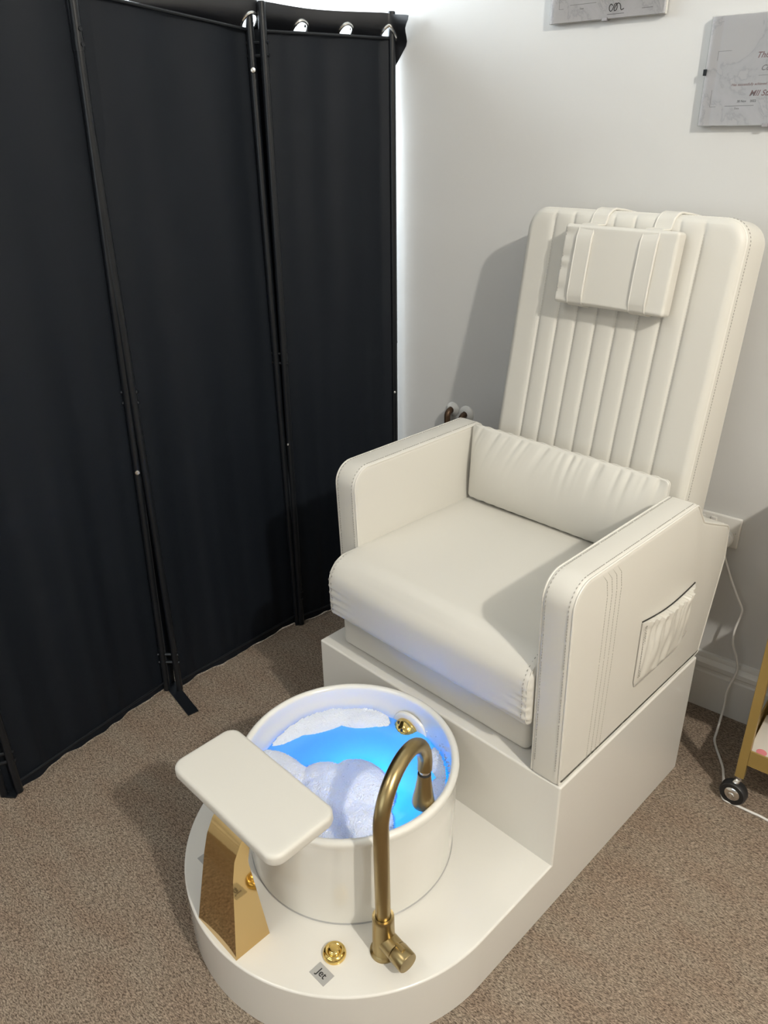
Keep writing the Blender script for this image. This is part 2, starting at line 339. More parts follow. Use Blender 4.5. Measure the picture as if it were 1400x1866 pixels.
def skirting(name, p0, p1, nrm):
    prof = [(0, 0), (.018, 0), (.018, .118), (.0145, .123), (.0145, .132), (.019, .137), (.019, .150), (.0145, .158), (.010, .162), (.010, .170), (.0075, .176), (0, .178)]
    bm = NB(); p0 = Vector(p0); p1 = Vector(p1); n = Vector(nrm)
    A = [bm.verts.new(p0 + n * a + Vector((0, 0, z))) for a, z in prof]; B = [bm.verts.new(p1 + n * a + Vector((0, 0, z))) for a, z in prof]
    for k in range(len(prof) - 1): bm.faces.new((A[k], A[k + 1], B[k + 1], B[k]))
    bm.faces.new(A); bm.faces.new(B[::-1]); struct(name, bm, 'wood', smooth=25)
skirting('baseboard_back', (LX, WY, 0), (RX, WY, 0), (0, -1, 0))
skirting('baseboard_left', (LX, WY, 0), (LX, FY, 0), (1, 0, 0))
# ceiling lamp
cl = thing('ceiling_lamp', 'small round warm white lamp fixed to the ceiling', 'lamp', (2.50, -1.04, CZ))
mesh('ceiling_rose', lathe(NB(), [(0, 0), (.06, 0), (.06, -.012), (0, -.014)], 32, (2.50, -1.04, CZ)), 'wood', parent=cl, origin=(2.50, -1.04, CZ))

# ------------------------------------------------------------------ pedicure chair (built in the chair's own frame)
ch = thing('pedicure_chair', 'cream leather pedicure spa chair on a glossy white base with round foot basin', 'chair', (0, 0, 0), RZ)
H0, H1, D, HW, LC = 0.1356, 0.353, 0.59, 0.36, 0.2327
bm = NB(); NA = 72
arc = [(HW * math.cos(PI * k / NA), -LC - HW * math.sin(PI * k / NA)) for k in range(NA + 1)]
at = [bm.verts.new((x_, y_, H0)) for x_, y_ in arc]; ab = [bm.verts.new((x_, y_, 0)) for x_, y_ in arc]
V = {(sx, yy, zz): bm.verts.new((sx * HW, yy, zz)) for sx in (1, -1) for yy, zz in ((0, H0), (0, H1), (D, H1), (D, 0))}
bm.faces.new([V[1, 0, H0]] + at + [V[-1, 0, H0]])                                             # platform top
bm.faces.new([V[1, 0, H0], V[-1, 0, H0], V[-1, 0, H1], V[1, 0, H1]])                          # front of the raised box
bm.faces.new([V[1, 0, H1], V[-1, 0, H1], V[-1, D, H1], V[1, D, H1]])
bm.faces.new([V[1, D, H1], V[-1, D, H1], V[-1, D, 0], V[1, D, 0]])
bm.faces.new([V[1, D, 0], V[1, D, H1], V[1, 0, H1], V[1, 0, H0], at[0], ab[0]])
bm.faces.new([V[-1, D, 0], V[-1, D, H1], V[-1, 0, H1], V[-1, 0, H0], at[-1], ab[-1]])
for k in range(NA): bm.faces.new((at[k], at[k + 1], ab[k + 1], ab[k]))
bm.faces.new([V[1, D, 0]] + ab + [V[-1, D, 0]])
bmesh.ops.recalc_face_normals(bm, faces=bm.faces); bm.edges.ensure_lookup_table()
es = [e_ for e_ in bm.edges if len(e_.link_faces) == 2 and e_.calc_face_angle(0) > .5 and e_.calc_face_angle_signed(0) > 0 and max(v.co.z for v in e_.verts) > .01 and not (min(v.co.z for v in e_.verts) < .01 and e_.verts[0].co.y < D - .01)]
bmesh.ops.bevel(bm, geom=es, offset=0.0045, segments=4, affect='EDGES', profile=0.5)
bo = mesh('base', bm, 'gel', smooth=30, parent=ch); wn = bo.modifiers.new('weighted_normal', 'WEIGHTED_NORMAL'); wn.keep_sharp = True; wn.weight = 100
# basin
Rb, Rt, HT = 0.2176, 0.2262, 0.368
bz = lambda z: Rb + (Rt - Rb) * (z - H0) / (HT - H0)
pf = [(Rb - .004, H0 - .001), (Rb - .003, H0 + .002), (Rb, H0 + .004)] + [(bz(z), z) for z in (.2, .25, .3, .345)] + [(Rt + .001, .352), (Rt + .002, .358)]
for k in range(9):
    th = PI * k / 8; pf.append((Rt - .0065 + .0085 * math.cos(th), .360 + .0085 * math.sin(th)))
pf += [(Rt - .0160, .352), (.2085, .30), (.204, .20), (.19, .168), (.16, .160), (0, .158)]
basin = mesh('foot_basin', lathe(NB(), pf, 96, (0, -LC, 0)), 'ceramic', smooth=50, parent=ch)
# seal line under the basin
mesh('basin_seal', lathe(NB(), [(Rb + .0005, H0 - .0005), (Rb + .0012, H0 + .0008), (Rb - .001, H0 + .0025), (Rb - .003, H0)], 96, (0, -LC, 0)), 'label', parent=basin)
# water jet in the basin wall
jdir = Vector((0.085, -0.995, -0.05)).normalized(); jp = Vector((-0.018, -LC + 0.2055, 0.284))
q = jdir.to_track_quat('Z', 'Y').to_matrix().to_4x4() @ Matrix.Scale(1.35, 4)
qf = q.copy(); q = Vector((-.30, -.80, .42)).normalized().to_track_quat('Z', 'Y').to_matrix().to_4x4() @ Matrix.Scale(1.12, 4)
jet = mesh('water_jet', lathe(NB(), [(0, .034), (.007, .034), (.009, .0325), (.015, .032), (.020, .0285), (.0245, .021), (.026, .012), (.026, .004), (.022, -.006), (0, -.006)], 36, jp, q), 'gold', smooth=40, parent=basin)
for k in range(4):
    bm = NB(); a = k * PI / 2 + .5; lathe(bm, [(0, .0330), (.0034, .0330), (.0034, .0290), (0, .0290)], 12, jp + (q @ Vector((.0135 * math.cos(a), .0135 * math.sin(a), 0))), q)
    mesh('jet_hole', bm, 'ink', parent=basin)
mesh('jet_flange', lathe(NB(), [(0, .0), (.036, .0), (.037, -.001), (.036, .003), (.034, .0045), (.026, .0045), (0, .004)], 40, jp, qf), 'ceramic', parent=basin)
# footrest: gold pillar and pad
fr_ = [(-.582, .1356, .0), (-.556, .31, .03), (-.546, .352, .03), (-.529, .384, .02), (-.50, .408, .02), (-.455, .424, 0), (-.435, .420, .0), (-.488, .392, .02), (-.512, .360, .02), (-.519, .33, .03), (-.504, .1356, 0)]
def fpill(v, n_, ins):
    s = .063 - (.063 - .044) * min(1, (v.z - .1356) / .20); v.x = -.004 + v.x * s; return v
fp = rpoly(fr_, 3); bm = NB(); loft(bm, dens(fp, .02), -1, 1, 0.0, 'X', fn=None)
for v in bm.verts: v.co = fpill(v.co, None, 0)
fpo = mesh('footrest_pillar', bm, 'gold_pol', smooth=22, parent=ch)
bm = NB(); pad(bm, .1585, .146, .026, .026, .008, nx=24, ny=12, mtx=Matrix.Translation((.003, -.545, .452)) @ Matrix.Rotation(math.radians(.8), 4, 'X'))
fpad = mesh('footrest_pad', bm, 'leather', smooth=60, parent=ch)
# tap
TX, TY = 0.241, -0.375; td = Vector((-.075, .243, 0)).normalized()
tap = mesh('tap', lathe(NB(), [(0, H0), (.0265, H0), (.0265, H0 + .004), (.0225, H0 + .0065), (.0215, H0 + .008), (.0205, .226), (.0205, .232), (.0195, .2345), (.0148, .2345), (.0148, .228), (0, .228)], 40, (TX, TY, 0)), 'brass', smooth=35, parent=ch)
pts = [Vector((TX, TY, .225)), Vector((TX, TY, .30)), Vector((TX, TY, .38)), Vector((TX, TY, .42))]; RA = 0.088; zc = 0.452
for k in range(0, 25):
    th = PI - (PI + .18) * k / 24; pts.append(Vector((TX, TY, 0)) + td * (RA + RA * math.cos(th)) + Vector((0, 0, zc + RA * math.sin(th) * (1.0 if th < PI / 2 else 1.0))))
mesh('spout', tube(NB(), pts, 0.0142, 24), 'brass', smooth=60, parent=tap)
ep = pts[-1]; ed = (pts[-1] - pts[-2]).normalized(); ed = (ed + Vector((0, 0, -.6))).normalized(); q = ed.to_track_quat('Z', 'Y').to_matrix().to_4x4()
mesh('spout_collar', lathe(NB(), [(0, -.004), (.0105, -.004), (.0105, .012), (0, .012)], 24, ep, q), 'chrome', parent=tap)
mesh('spray_head', lathe(NB(), [(0, .012), (.0125, .0105), (.0132, .013), (.0142, .026), (.0172, .048), (.0212, .070), (.0222, .080), (.0205, .085), (.016, .086), (0, .085)], 32, ep, q), 'brass', smooth=40, parent=tap)
mesh('seal_ring', tube(NB(), [ep + q.to_3x3() @ Vector((.0115 * math.cos(a), .0115 * math.sin(a), .0105)) for a in [2 * PI * k / 24 for k in range(24)]], .0016, 8, closed=True), 'black', parent=tap)
hd = Vector((.995, -.085, -.03)).normalized(); hp = Vector((TX, TY, .176)); q = hd.to_track_quat('Z', 'Y').to_matrix().to_4x4()
hb = mesh('valve_body', lathe(NB(), [(0, 0), (.0192, 0), (.0192, .036), (.0182, .037), (0, .037)], 32, hp, q), 'brass', smooth=40, parent=tap)
mesh('handle', lathe(NB(), [(0, .0385), (.0195, .0385), (.0202, .040), (.0202, .066), (.0192, .068), (0, .0675)], 32, hp, q), 'brass', smooth=40, parent=tap)
hv = hp + hd * .046; bm = NB(); tube(bm, [hv + Vector((0, 0, .0190)) - hd * .010, hv + Vector((0, 0, .0212)) + hd * .0, hv + Vector((0, 0, .0215)) + hd * .010], [.0035, .0040, .0045], 12)
mesh('lever', bm, 'brass', parent=tap)
# air buttons and their plates
def button(x_, y_):
    b_ = mesh('button', lathe(NB(), [(0, H0), (.0218, H0), (.0225, H0 + .003), (.0215, H0 + .008), (.0180, H0 + .0125), (.0150, H0 + .0135), (.0135, H0 + .0125), (.0125, H0 + .0120), (.0115, H0 + .0135), (.0100, H0 + .0155), (.006, H0 + .0165), (0, H0 + .0168)], 40, (x_, y_, 0)), 'gold', smooth=60, parent=ch)
    return b_
button(.180, -.445)
def plate(x_, y_, txt):
    p = mesh('button_label', box(NB(), x_ - .0195, x_ + .0195, y_ - .0135, y_ + .0135, H0, H0 + .0009), 'label', smooth=False, parent=ch)
    if txt: text('lettering', 'Jet', .0185, 'ink', Matrix.Translation((x_, y_ - .0055, H0 + .0010)), p, ax='CENTER')
plate(.192, -.487, True); plate(-.1690, -.4935, False)
# ---- upholstered seat
skirt_prof = rpoly([(.034, .354, .012), (.032, .49, .02), (.56, .49, .02), (.56, .354, .01)])
bm = NB(); loft(bm, skirt_prof, -.312, .257, .018, 'X', seg=5)
sk = mesh('seat_skirt', bm, 'leather', smooth=50, parent=ch)
mesh('seat_gap_shade', box(NB(), .235, .2885, .060, .52, .356, .58), 'dark', smooth=False, parent=ch)  # dark block put in the gap beside the right arm as painted shade
# cushion
cp = rpoly([(-.014, .462, .024), (-.018, .618, .058), (.53, .606, .03), (.53, .462, .02)], 10); cp = dens(cp, .006)
def cush(v, n_, ins):
    xs = v.x; e_ = min(abs(xs + .297), abs(xs - .281)); k = math.exp(-max(0, e_ - .004) / .028)
    crown = .007 * math.exp(-((xs + .01) / .2) ** 2)
    if v.z > .60: v.z += crown
    if v.y < .02: v.y -= .006 * math.exp(-((xs + .01) / .22) ** 2) * math.sin(max(0, min(1, (v.z - .46) / .16)) * PI)
    if v.y < .05 and v.z < .64:
        wv = math.sin(v.z * 330 + 3 * noise.noise(Vector((xs * 9, v.z * 20, 1)))) * .0028 * k; v.y += wv
    return v
bm = NB(); loft(bm, cp, -.300, .283, .015, 'X', seg=5, fn=cush)
cu = mesh('seat_cushion', bm, 'leather', smooth=60, parent=ch)
for sx in (-.2925, .2755):
    bm = NB()
    pr_ = [p for p in cp if p.x < .10 or p.y > .6]; pr_ = [(sx, p.x - n_.x * .0014, p.y - n_.y * .0014) for p, n_ in zip(cp, pnorm(cp))]
    i0 = min(range(len(pr_)), key=lambda i: abs(pr_[i][1] - .4) + abs(pr_[i][2] - .46)); pr_ = pr_[i0:] + pr_[:i0]
    tube(bm, pr_[:], .0012, 6, closed=True)
    mesh('cushion_piping', bm, 'leather', parent=cu)
nn = pnorm(cp)
for sx in (-.284, .267):
    bm = NB()
    stitches(bm, [(sx, p.x + n_.x * .0004 - .001, p.y + n_.y * .0004) for p, n_ in zip(cp, nn) if p.x < .05 and .463 < p.y < .62][::1], .0065, .004, .0008)
    mesh('cushion_stitching', bm, 'stitch2', parent=cu)
# arms
def arm(x0, x1, dy, outer):
    ap = rpoly([(0.0 + dy, .3545, .004), (-.014 + dy, .816, .050), (.452 + dy, .812, .022), (.497 + dy, .756, .018), (.560 + dy, .728, .03), (.650 + dy, .690, .03), (.662 + dy, .60, .05), (.604 + dy, .3545, .004)], 9)
    ap = dens(ap, .03); bm = NB(); loft(bm, ap, x0, x1, .011, 'X', seg=5)
    a_ = mesh('armrest', bm, 'leather', smooth=50, parent=ch); nn = pnorm(ap)
    for sx in (x0 + .0022, x1 - .0022):
        bm = NB(); st = NB()
        path = [Vector((sx, p.x - n_.x * .0032, p.y - n_.y * .0032)) for p, n_ in zip(ap, nn)]
        i0 = min(range(len(ap)), key=lambda i: (ap[i] - Vector((.604 + dy, .3545))).length); path = path[i0:] + path[:i0]; path = [p for p in path if p.z > .356]
        tube(bm, path, .0024, 7)
        s2 = sx + (.008 if sx < (x0 + x1) / 2 else -.008)
        pth = [Vector((s2, p.x + n_.x * .0006, p.y + n_.y * .0006)) for p, n_ in zip(ap, nn)]; pth = pth[i0:] + pth[:i0]
        stitches(st, [p for p in pth if p.y < .47 + dy and p.z > .36], .0065, .004, .0007)
        mesh('armrest_piping', bm, 'piping', parent=a_)
        mesh('armrest_stitching', st, 'stitch2', parent=a_)
    if outer:
        for k in range(4):
            st = NB(); yb = .098 + .0165 * k; stitches(st, [(x1 + .0004, yb, .362), (x1 + .0004, yb + .004, .60), (x1 + .0004, yb + .002, .75), (x1 + .0004, yb - .006, .785), (x1 - .0005, yb - .022, .803)], .0062, .004, .00065)
            mesh('side_stitching', st, 'stitch', parent=a_)
        # gathered pocket
        y0, y1, zt0, zt1, zb = .262, .500, .612, .600, .447; b2 = NB(); G = []
        nu, nv = 90, 30
        for j in range(nv + 1):
            row = []
            for i in range(nu + 1):
                u = i / nu; v_ = j / nv
                top = zt0 + (zt1 - zt0) * u - .012 * math.sin(PI * u); bot = zb + (.475 - zb) * max(0, (u - .75) / .25) ** 1.6 + .018 * max(0, 1 - u / .07) ** 2 * .6
                ys = y0 + (y1 - y0) * u + .006 * (1 - v_) * (1 if u < .5 else -1) * abs(u - .5)
                z_ = bot + (top - bot) * v_
                wr = math.sin(u * 2 * PI * 12 + 4.5 * noise.noise(Vector((u * 6, v_ * 1.5, 3)))) * .0022 * max(0, v_ - .45) / .55 + .0075 * noise.noise(Vector((u * 8 - v_, v_ * 1.8, 7)))
                edge = min(u, 1 - u) / .06; edge = min(1, edge); eb = min(1, v_ / .1)
                out = (.005 + .011 * v_ ** .7 * math.sin(PI * u) ** .6 + wr) * edge * eb + .0012
                if v_ > .93: z_ += .0016 * math.sin(u * 2 * PI * 24); out += .0018
                row.append(b2.verts.new((x1 + out, ys, z_)))
            G.append(row)
        for j in range(nv):
            for i in range(nu): b2.faces.new((G[j][i], G[j][i + 1], G[j + 1][i + 1], G[j + 1][i]))
        r_ = bmesh.ops.extrude_edge_only(b2, edges=[e_ for e_ in b2.edges if e_.is_boundary])
        for v in r_['geom']:
            if isinstance(v, bmesh.types.BMVert): v.co.x = x1 - .0005
        pk = mesh('pocket', b2, 'leather', smooth=60, parent=a_)
        slot = [(x1 + .001, y0 + (y1 - y0) * u, zt0 + (zt1 - zt0) * u - .012 * math.sin(PI * u) + .0018) for u in [k / 20 for k in range(21)]]
        mesh('pocket_opening_shade', tube(NB(), slot, .0016, 6), 'dark', parent=a_)  # dark tube painting the shade behind the pocket's top edge
        for off in (.008, .014):
            st = NB(); stitches(st, [(x1 + .0062, y0 + off, .60 - k * .012) for k in range(12)], .0055, .0035, .0007)
            mesh('pocket_stitching', st, 'stitch2', parent=pk)
        ed_ = [(x1 + .001, y0 + .0, .611 - .16 * k / 16) for k in range(16)] + [(x1 + .001, y0 + .006, .446)] + [(x1 + .001, y0 + (y1 - y0) * u, .4445 + (.475 - zb) * max(0, (u - .75) / .25) ** 1.6) for u in [k / 20 for k in range(1, 21)]]
        mesh('pocket_edge', tube(NB(), ed_, .0013, 6), 'stitch2', parent=pk)
    return a_
arm(.287, .355, 0.0, True)
arm(-.360, -.292, .088, False)
# backrest
BT = .125; HB = .86; tilt = math.atan(.17)
gx = [-.19, -.137, -.085, -.032, .02, .073, .126, .18]
def bfront(u, v):
    e_ = min(.27 - abs(u), HB - v); f = 0
    for g in gx: f -= .0030 * math.exp(-((u - g) / .0032) ** 2) + .0022 * math.exp(-((u - g) / .010) ** 2)
    return f + .005 * (1 - (u / .27) ** 2)
# local: X=u, Y=v up the back, Z=front(-y)
bmx = Matrix.Translation((0, .58 - .335 * .17, .485)) @ Matrix.Rotation(PI / 2 - tilt, 4, 'X')
bm = NB(); pad(bm, .27, HB * 1.014, BT, .052, .020, front=bfront, nx=260, ny=40)
for v in bm.verts:
    if v.co.z < -.03: v.co.z -= .042 * (1 - v.co.y / HB) * min(1, (-v.co.z - .03) / .09)
bm.transform(bmx)
bk = mesh('backrest', bm, 'leather', smooth=60, parent=ch)
HBB = HB * 1.014
def boutline(ins, dz, n=10):
    p = [(-.27 + ins, .0, 0), (.27 - ins, .0, 0), (.27 - ins, HBB - ins, .052 - ins), (-.27 + ins, HBB - ins, .052 - ins)]
    return [bmx @ Vector((a.x, a.y, dz)) for a in rpoly(p, n)]
po = boutline(.0030, -.0140); mesh('backrest_piping', tube(NB(), po, .0034, 8, closed=True), 'piping', parent=bk)
mesh('backrest_seam', tube(NB(), boutline(.0072, -.0098), .0013, 6, closed=True), 'stitch2', parent=bk)
st = NB(); so = boutline(-.0006, -.0275); stitches(st, so + [so[0]], .0065, .004, .0007); mesh('backrest_stitching', st, 'stitch2', parent=bk)
# groove stitching
for g in gx:
    st = NB(); stitches(st, [bmx @ Vector((g, v, bfront(g, v) + .0004)) for v in [.28 + k * .01 for k in range(57)]], .006, .004, .0005)
    mesh('channel_stitching', st, 'stitch', parent=bk)

# ------------------------------------------------------------------ cushions resting on the chair
hx0, hx1, hz = .005, .005, 0
hm = Matrix.Translation((.0115, .587, 1.143)) @ Matrix.Rotation(PI / 2 - tilt, 4, 'X')
hs = thing('headrest_pillow', 'small cream leather headrest pillow strapped over the top of the tall chair back', 'pillow', (.024, .62, 1.14), RZ)
ho = (.024, .62, 1.14)
def hfront(u, v):
    f = .004 * (1 - (u / .14) ** 2)
    for s in (-1, 1):
        e_ = .14 - s * u
        f += (.0026 if s < 0 else .0004) * math.sin(v * 150 + 4 * noise.noise(Vector((v * 22, s, 0)))) * math.exp(-max(0, e_) / .018)
    return f
bm = NB(); pad(bm, .1395, .176, .036, .008, .007, front=hfront, nx=90, ny=50, mtx=hm)
hpil = mesh('pillow_body', bm, 'leather', smooth=60, parent=hs, origin=ho)
for s in (-1, 1):
    st = NB(); stitches(st, [hm @ Vector((s * .1335, .008 + k * .01, -.0012)) for k in range(17)], .0055, .0035, .0009)
    mesh('pillow_stitching', st, 'stitch2', parent=hpil, origin=ho)
for xc in (-.0815, .0765):
    w2 = .0185; b2 = NB()
    lc = lambda u, v, d: hm @ Vector((u, v, d))
    path = [(-.004, -.033), (-.0035, -.020), (-.002, -.008), (.004, .002), (.02, .0075), (.08, .0085), (.15, .0075), (.170, .0015), (.178, -.010), (.1795, -.022), (.181, -.034)]
    # then up the backrest front and over its top to the back
    topv = HBB + .0045; base_v = (1.143 - .485) / math.cos(tilt)
    def bl(u, v, d): return bmx @ Vector((u + .0115, v, d))
    pl = [lc(xc, v, d) for v, d in path]
    pl += [bl(xc + .012 * k_, v, d) for k_, v, d in [(.15, topv - .035, .008), (.35, topv - .014, .005), (.5, topv - .003, -.006), (.6, topv + .002, -.02), (.7, topv + .003, -.06), (.85, topv + .002, -.108), (.9, topv - .012, -.125), (1, topv - .08, -.1275)]]
    pl2 = []
    for i in range(len(pl) - 1):
        for k in range(4): pl2.append(pl[i].lerp(pl[i + 1], k / 4))
    pl2.append(pl[-1]); L_, R_ = [], []
    ux = Vector((1, 0, 0)); rows = []
    for i, p in enumerate(pl2):
        t_ = (pl2[min(i + 1, len(pl2) - 1)] - pl2[max(i - 1, 0)]).normalized(); n_ = ux.cross(t_).normalized() * -1
        wr = .0012 * math.sin(i * 1.3 + xc * 40) if i < 30 else 0
        rows.append([b2.verts.new(p + ux * (f * w2) + n_ * (h + (wr if abs(f) < .9 else 0))) for f, h in ((-1, 0), (-1, .0022), (-.5, .0030), (0, .0034), (.5, .0030), (1, .0022), (1, 0))])
    for A, B in zip(rows, rows[1:]):
        for k in range(6): b2.faces.new((A[k], A[k + 1], B[k + 1], B[k]))
        b2.faces.new((A[6], A[0], B[0], B[6]))
    b2.faces.new(rows[0]); b2.faces.new(rows[-1][::-1])
    sp = mesh('strap', b2, 'leather', smooth=60, parent=hs, origin=ho)
    for s in (-1, 1):
        b2 = NB(); s3 = NB(); pp = []
        for i, p in enumerate(pl2):
            t_ = (pl2[min(i + 1, len(pl2) - 1)] - pl2[max(i - 1, 0)]).normalized(); n_ = ux.cross(t_).normalized() * -1; pp.append(p + ux * (s * w2) + n_ * .0022)
        tube(b2, pp, .0029, 8); stitches(s3, [p - ux * s * .0038 + Vector((0, -.0012, 0)) for p in pp[12:30]], .0055, .0035, .0006)
        mesh('strap_piping', b2, 'piping', parent=sp, origin=ho); mesh('strap_stitching', s3, 'stitch2', parent=sp, origin=ho)
# lumbar pillow
lo = (0, .50, .62)
lp = thing('lumbar_pillow', 'long cream leather lumbar pillow lying along the back of the seat between the armrests', 'pillow', lo, RZ)
LWd, LH = .274, .205
def lpuff(u, v, s):
    a = max(0, 1 - abs(u / LWd) ** 5); b_ = math.sin(PI * min(1, max(0, v / LH))) ** .62
    f = .040 * a ** .8 * b_
    top = math.exp(-(LH - v) / .040) * (1 - math.exp(-(LH - v) / .005))
    wr = 0
    for k in range(27):
        uc = -LWd + .012 + k * .0212 + .006 * math.sin(k * 2.7); amp = (.6 + .4 * math.sin(k * 1.9)) * (1.3 if uc > -.02 else .9)
        sl = -.35 * (LH - v) * (1 if uc < 0 else .2)
        wr += amp * math.exp(-((u - uc - sl) / .0062) ** 2)
    return s * (f - .0052 * wr * top)
lmx = Matrix.Translation((-.009, .483, .617)) @ Matrix.Rotation(PI / 2 - math.radians(3.5), 4, 'X')
bm = NB(); pad(bm, LWd, LH, .006, .012, .003, front=lambda u, v: lpuff(u, v, 1), back=lambda u, v: lpuff(u, v, -1) * .8, nx=220, ny=50, mtx=lmx)
lpb = mesh('pillow_body', bm, 'leather', smooth=70, parent=lp, origin=lo)
b2 = NB(); tube(b2, [lmx @ Vector((p.x, p.y + .0012 * math.sin(p.x * 190), -.003)) for p in dens(rpoly([(-LWd, 0, .012), (LWd, 0, .012), (LWd, LH, .012), (-LWd, LH, .012)], 4), .006)], .0016, 6, closed=True)
mesh('pillow_piping', b2, 'leather', parent=lpb, origin=lo)
# water and foam
wo = (0, -LC, .165)
bm = NB(); lathe(bm, [(0, .166), (.186, .170), (.1995, .20), (.2042, .28), (.2045, .2985), (.2035, .2995), (.15, .2995), (0, .2995)], 64, (0, -LC, 0))
tag(mesh('basin_water', bm, 'water', smooth=40, origin=wo, rot=RZ), 'blue lit soapy water filling the round foot basin', 'water')
blobs = [  # x, y, rx, ry, rot, height : foam in the chair's frame
    (-.175, -.150, .036, .085, -.35, .022), (-.120, -.088, .060, .034, .75, .020), (-.195, -.225, .022, .060, -.05, .014), (-.085, -.068, .030, .020, .3, .010),
    (.040, -.240, .070, .055, -.15, .048), (.020, -.290, .090, .060, -.2, .040), (.095, -.300, .075, .060, -.6, .034), (.06, -.36, .09, .05, .1, .026),
    (-.105, -.318, .080, .034, .05, .030), (-.06, -.37, .12, .06, 0, .026), (-.145, -.345, .06, .05, 0, .02), (.140, -.345, .05, .05, 0, .022),
    (.165, -.130, .026, .045, .55, .016), (.115, -.070, .050, .024, -.6, .016), (.187, -.195, .014, .05, .1, .010)]
def fh(x_, y_):
    h = 0
    for bx, by, rx, ry, ro, hh in blobs:
        dx, dy = x_ - bx, y_ - by; c_, s_ = math.cos(ro), math.sin(ro); a = (dx * c_ + dy * s_) / rx; b_ = (-dx * s_ + dy * c_) / ry; d2 = a * a + b_ * b_
        h = max(h, hh * math.sqrt(max(0, 1 - d2 * .72)) if d2 < 1.38 else 0) if hh > .03 else max(h, hh * max(0, 1 - d2 * .8) ** .5)
    return h
g = .0035; n = int(.205 / g); grid = {}; bm = NB()
def fz(x_, y_):
    h = fh(x_, y_)
    if h > 0: h += .0028 * noise.noise(Vector((x_ * 42, y_ * 42, 0))) + .0022 * noise.noise(Vector((x_ * 160, y_ * 160, 5)))
    return h - .0035
for i in range(-n, n + 1):
    for j in range(-n, n + 1):
        x_, y_ = i * g, -LC + j * g
        if math.hypot(i * g, j * g) < .2035: grid[i, j] = (bm.verts.new((x_, y_, .2997 + max(-.003, fz(x_, y_)))), fz(x_, y_))
for (i, j), (v, h) in list(grid.items()):
    qd = [grid.get(k) for k in ((i, j), (i + 1, j), (i + 1, j + 1), (i, j + 1))]
    if all(qd) and max(a[1] for a in qd) > -.001: bm.faces.new([a[0] for a in qd])
for v in [v for v in bm.verts if not v.link_faces]: bm.verts.remove(v)
# bubbles sticking up and on the wall above the waterline
def bubble(bm, p, r):
    bmesh.ops.create_icosphere(bm, subdivisions=1, radius=r, matrix=Matrix.Translation(p))
cnt = 0
while cnt < 1100:
    a = random.uniform(0, 2 * PI); rr = .203 * math.sqrt(random.random()); x_, y_ = rr * math.cos(a), -LC + rr * math.sin(a); h = fz(x_, y_)
    if h > .001: bubble(bm, (x_, y_, .2997 + h), random.uniform(.0005, .0014)); cnt += 1
for k in range(170):
    a = random.gauss(.62, .33); z_ = .30 + abs(random.gauss(0, .018)); rr = .2070 + (z_ - .3) * .08
    bubble(bm, (rr * math.cos(a), -LC + rr * math.sin(a), z_), random.uniform(.0006, .0018))
tag(mesh('soap_foam', bm, 'foam', smooth=70, origin=(0, -LC, .30), rot=RZ), 'mounds of white soap foam floating on the blue water in the foot basin', 'foam', kind='stuff')

# ------------------------------------------------------------------ room divider
dv = thing('room_divider', 'tall folding room divider with black fabric panels on thin black metal poles', 'room divider', (-.87, -.17, 0), RZ); do = (-.87, -.17, 0)
ZP = 1.80
P = {'0b': ((-.868, -1.17), (-.868, -1.17)), '1a': ((-.818, -.697), (-.818, -.697)), '1b': ((-.803, -.664), (-.803, -.664)),
     '2a': ((-.888, -.183), (-.843, -.145)), '2b': ((-.859, -.156), (-.850, -.148)), '3a': ((-.880, .319), (-.880, .319)), '3b': ((-.863, .324), (-.850, .336)), '4a': ((-.797, .721), (-.7925, .7255))}
def pp(k, z): (a, b), (c_, d_) = P[k]; t_ = z / ZP; return Vector((a + (c_ - a) * t_, b + (d_ - b) * t_, z))
RP = .0102
for k in P:
    bm = NB(); tube(bm, [pp(k, .004), pp(k, .912)], RP * .94, 16); zt_ = ZP + (.035 if k[0] in '012' else 0); tube(bm, [pp(k, .912), pp(k, zt_ - .002), pp(k, zt_)], [RP, RP, RP * .8], 16)
    pl = mesh('pole', bm, 'pole', smooth=40, parent=dv, origin=do)
    for za_, zb_, f_ in ((.908, .913, 1.03), (1.675, 1.70, 1.12)):
        if za_ > 1 and k not in ('2a', '2b'): continue
        b2 = NB(); tube(b2, [pp(k, za_), pp(k, zb_)], RP * f_, 16); mesh('pole_joint', b2, 'pole', parent=pl, origin=do)
# screws and clips
cdir = Vector((.86, -.5, 0)).normalized(); camc = Vector((.927, -1.026, 1.52))
def screw(k, z, r=.0070, off=0.0):
    p = pp(k, z); d = (camc - p); d.z = 0; d.normalize(); q = d.to_track_quat('Z', 'Y').to_matrix().to_4x4(); sd = d.cross(Vector((0, 0, 1)))
    b2 = NB(); lathe(b2, [(0, .0028), (.0018, .0026), (.0022, .0034), (r * .8, .0028), (r, .0010), (r, -.001), (0, -.001)], 20, p + d * (RP - .0005) + sd * off, q)
    mesh('screw', b2, 'steel', parent=dv, origin=do)
screw('2a', .724); screw('3a', 1.655); screw('4a', .749, .0042); screw('3b', .664, .0035, .006)
for ka, kb in (('1a', '1b'), ('2a', '2b'), ('3a', '3b')):
    for z in (.925, 1.70, .12):
        a, b_ = pp(ka, z), pp(kb, z); d = (b_ - a).normalized() * .013
        for zz in (-.014, .014):
            b2 = NB(); tube(b2, [a - d + Vector((0, 0, zz)), b_ + d + Vector((0, 0, zz))], .0045, 8)
            mesh('hinge_clip', b2, 'pole', parent=dv, origin=do)
TOPZ = {'0b': 1.80, '1a': 1.80, '1b': 1.80, '2a': 1.80, '2b': 1.787, '3a': 1.745, '3b': 1.742, '4a': 1.742}     # the cloth hangs a little lower towards the wall
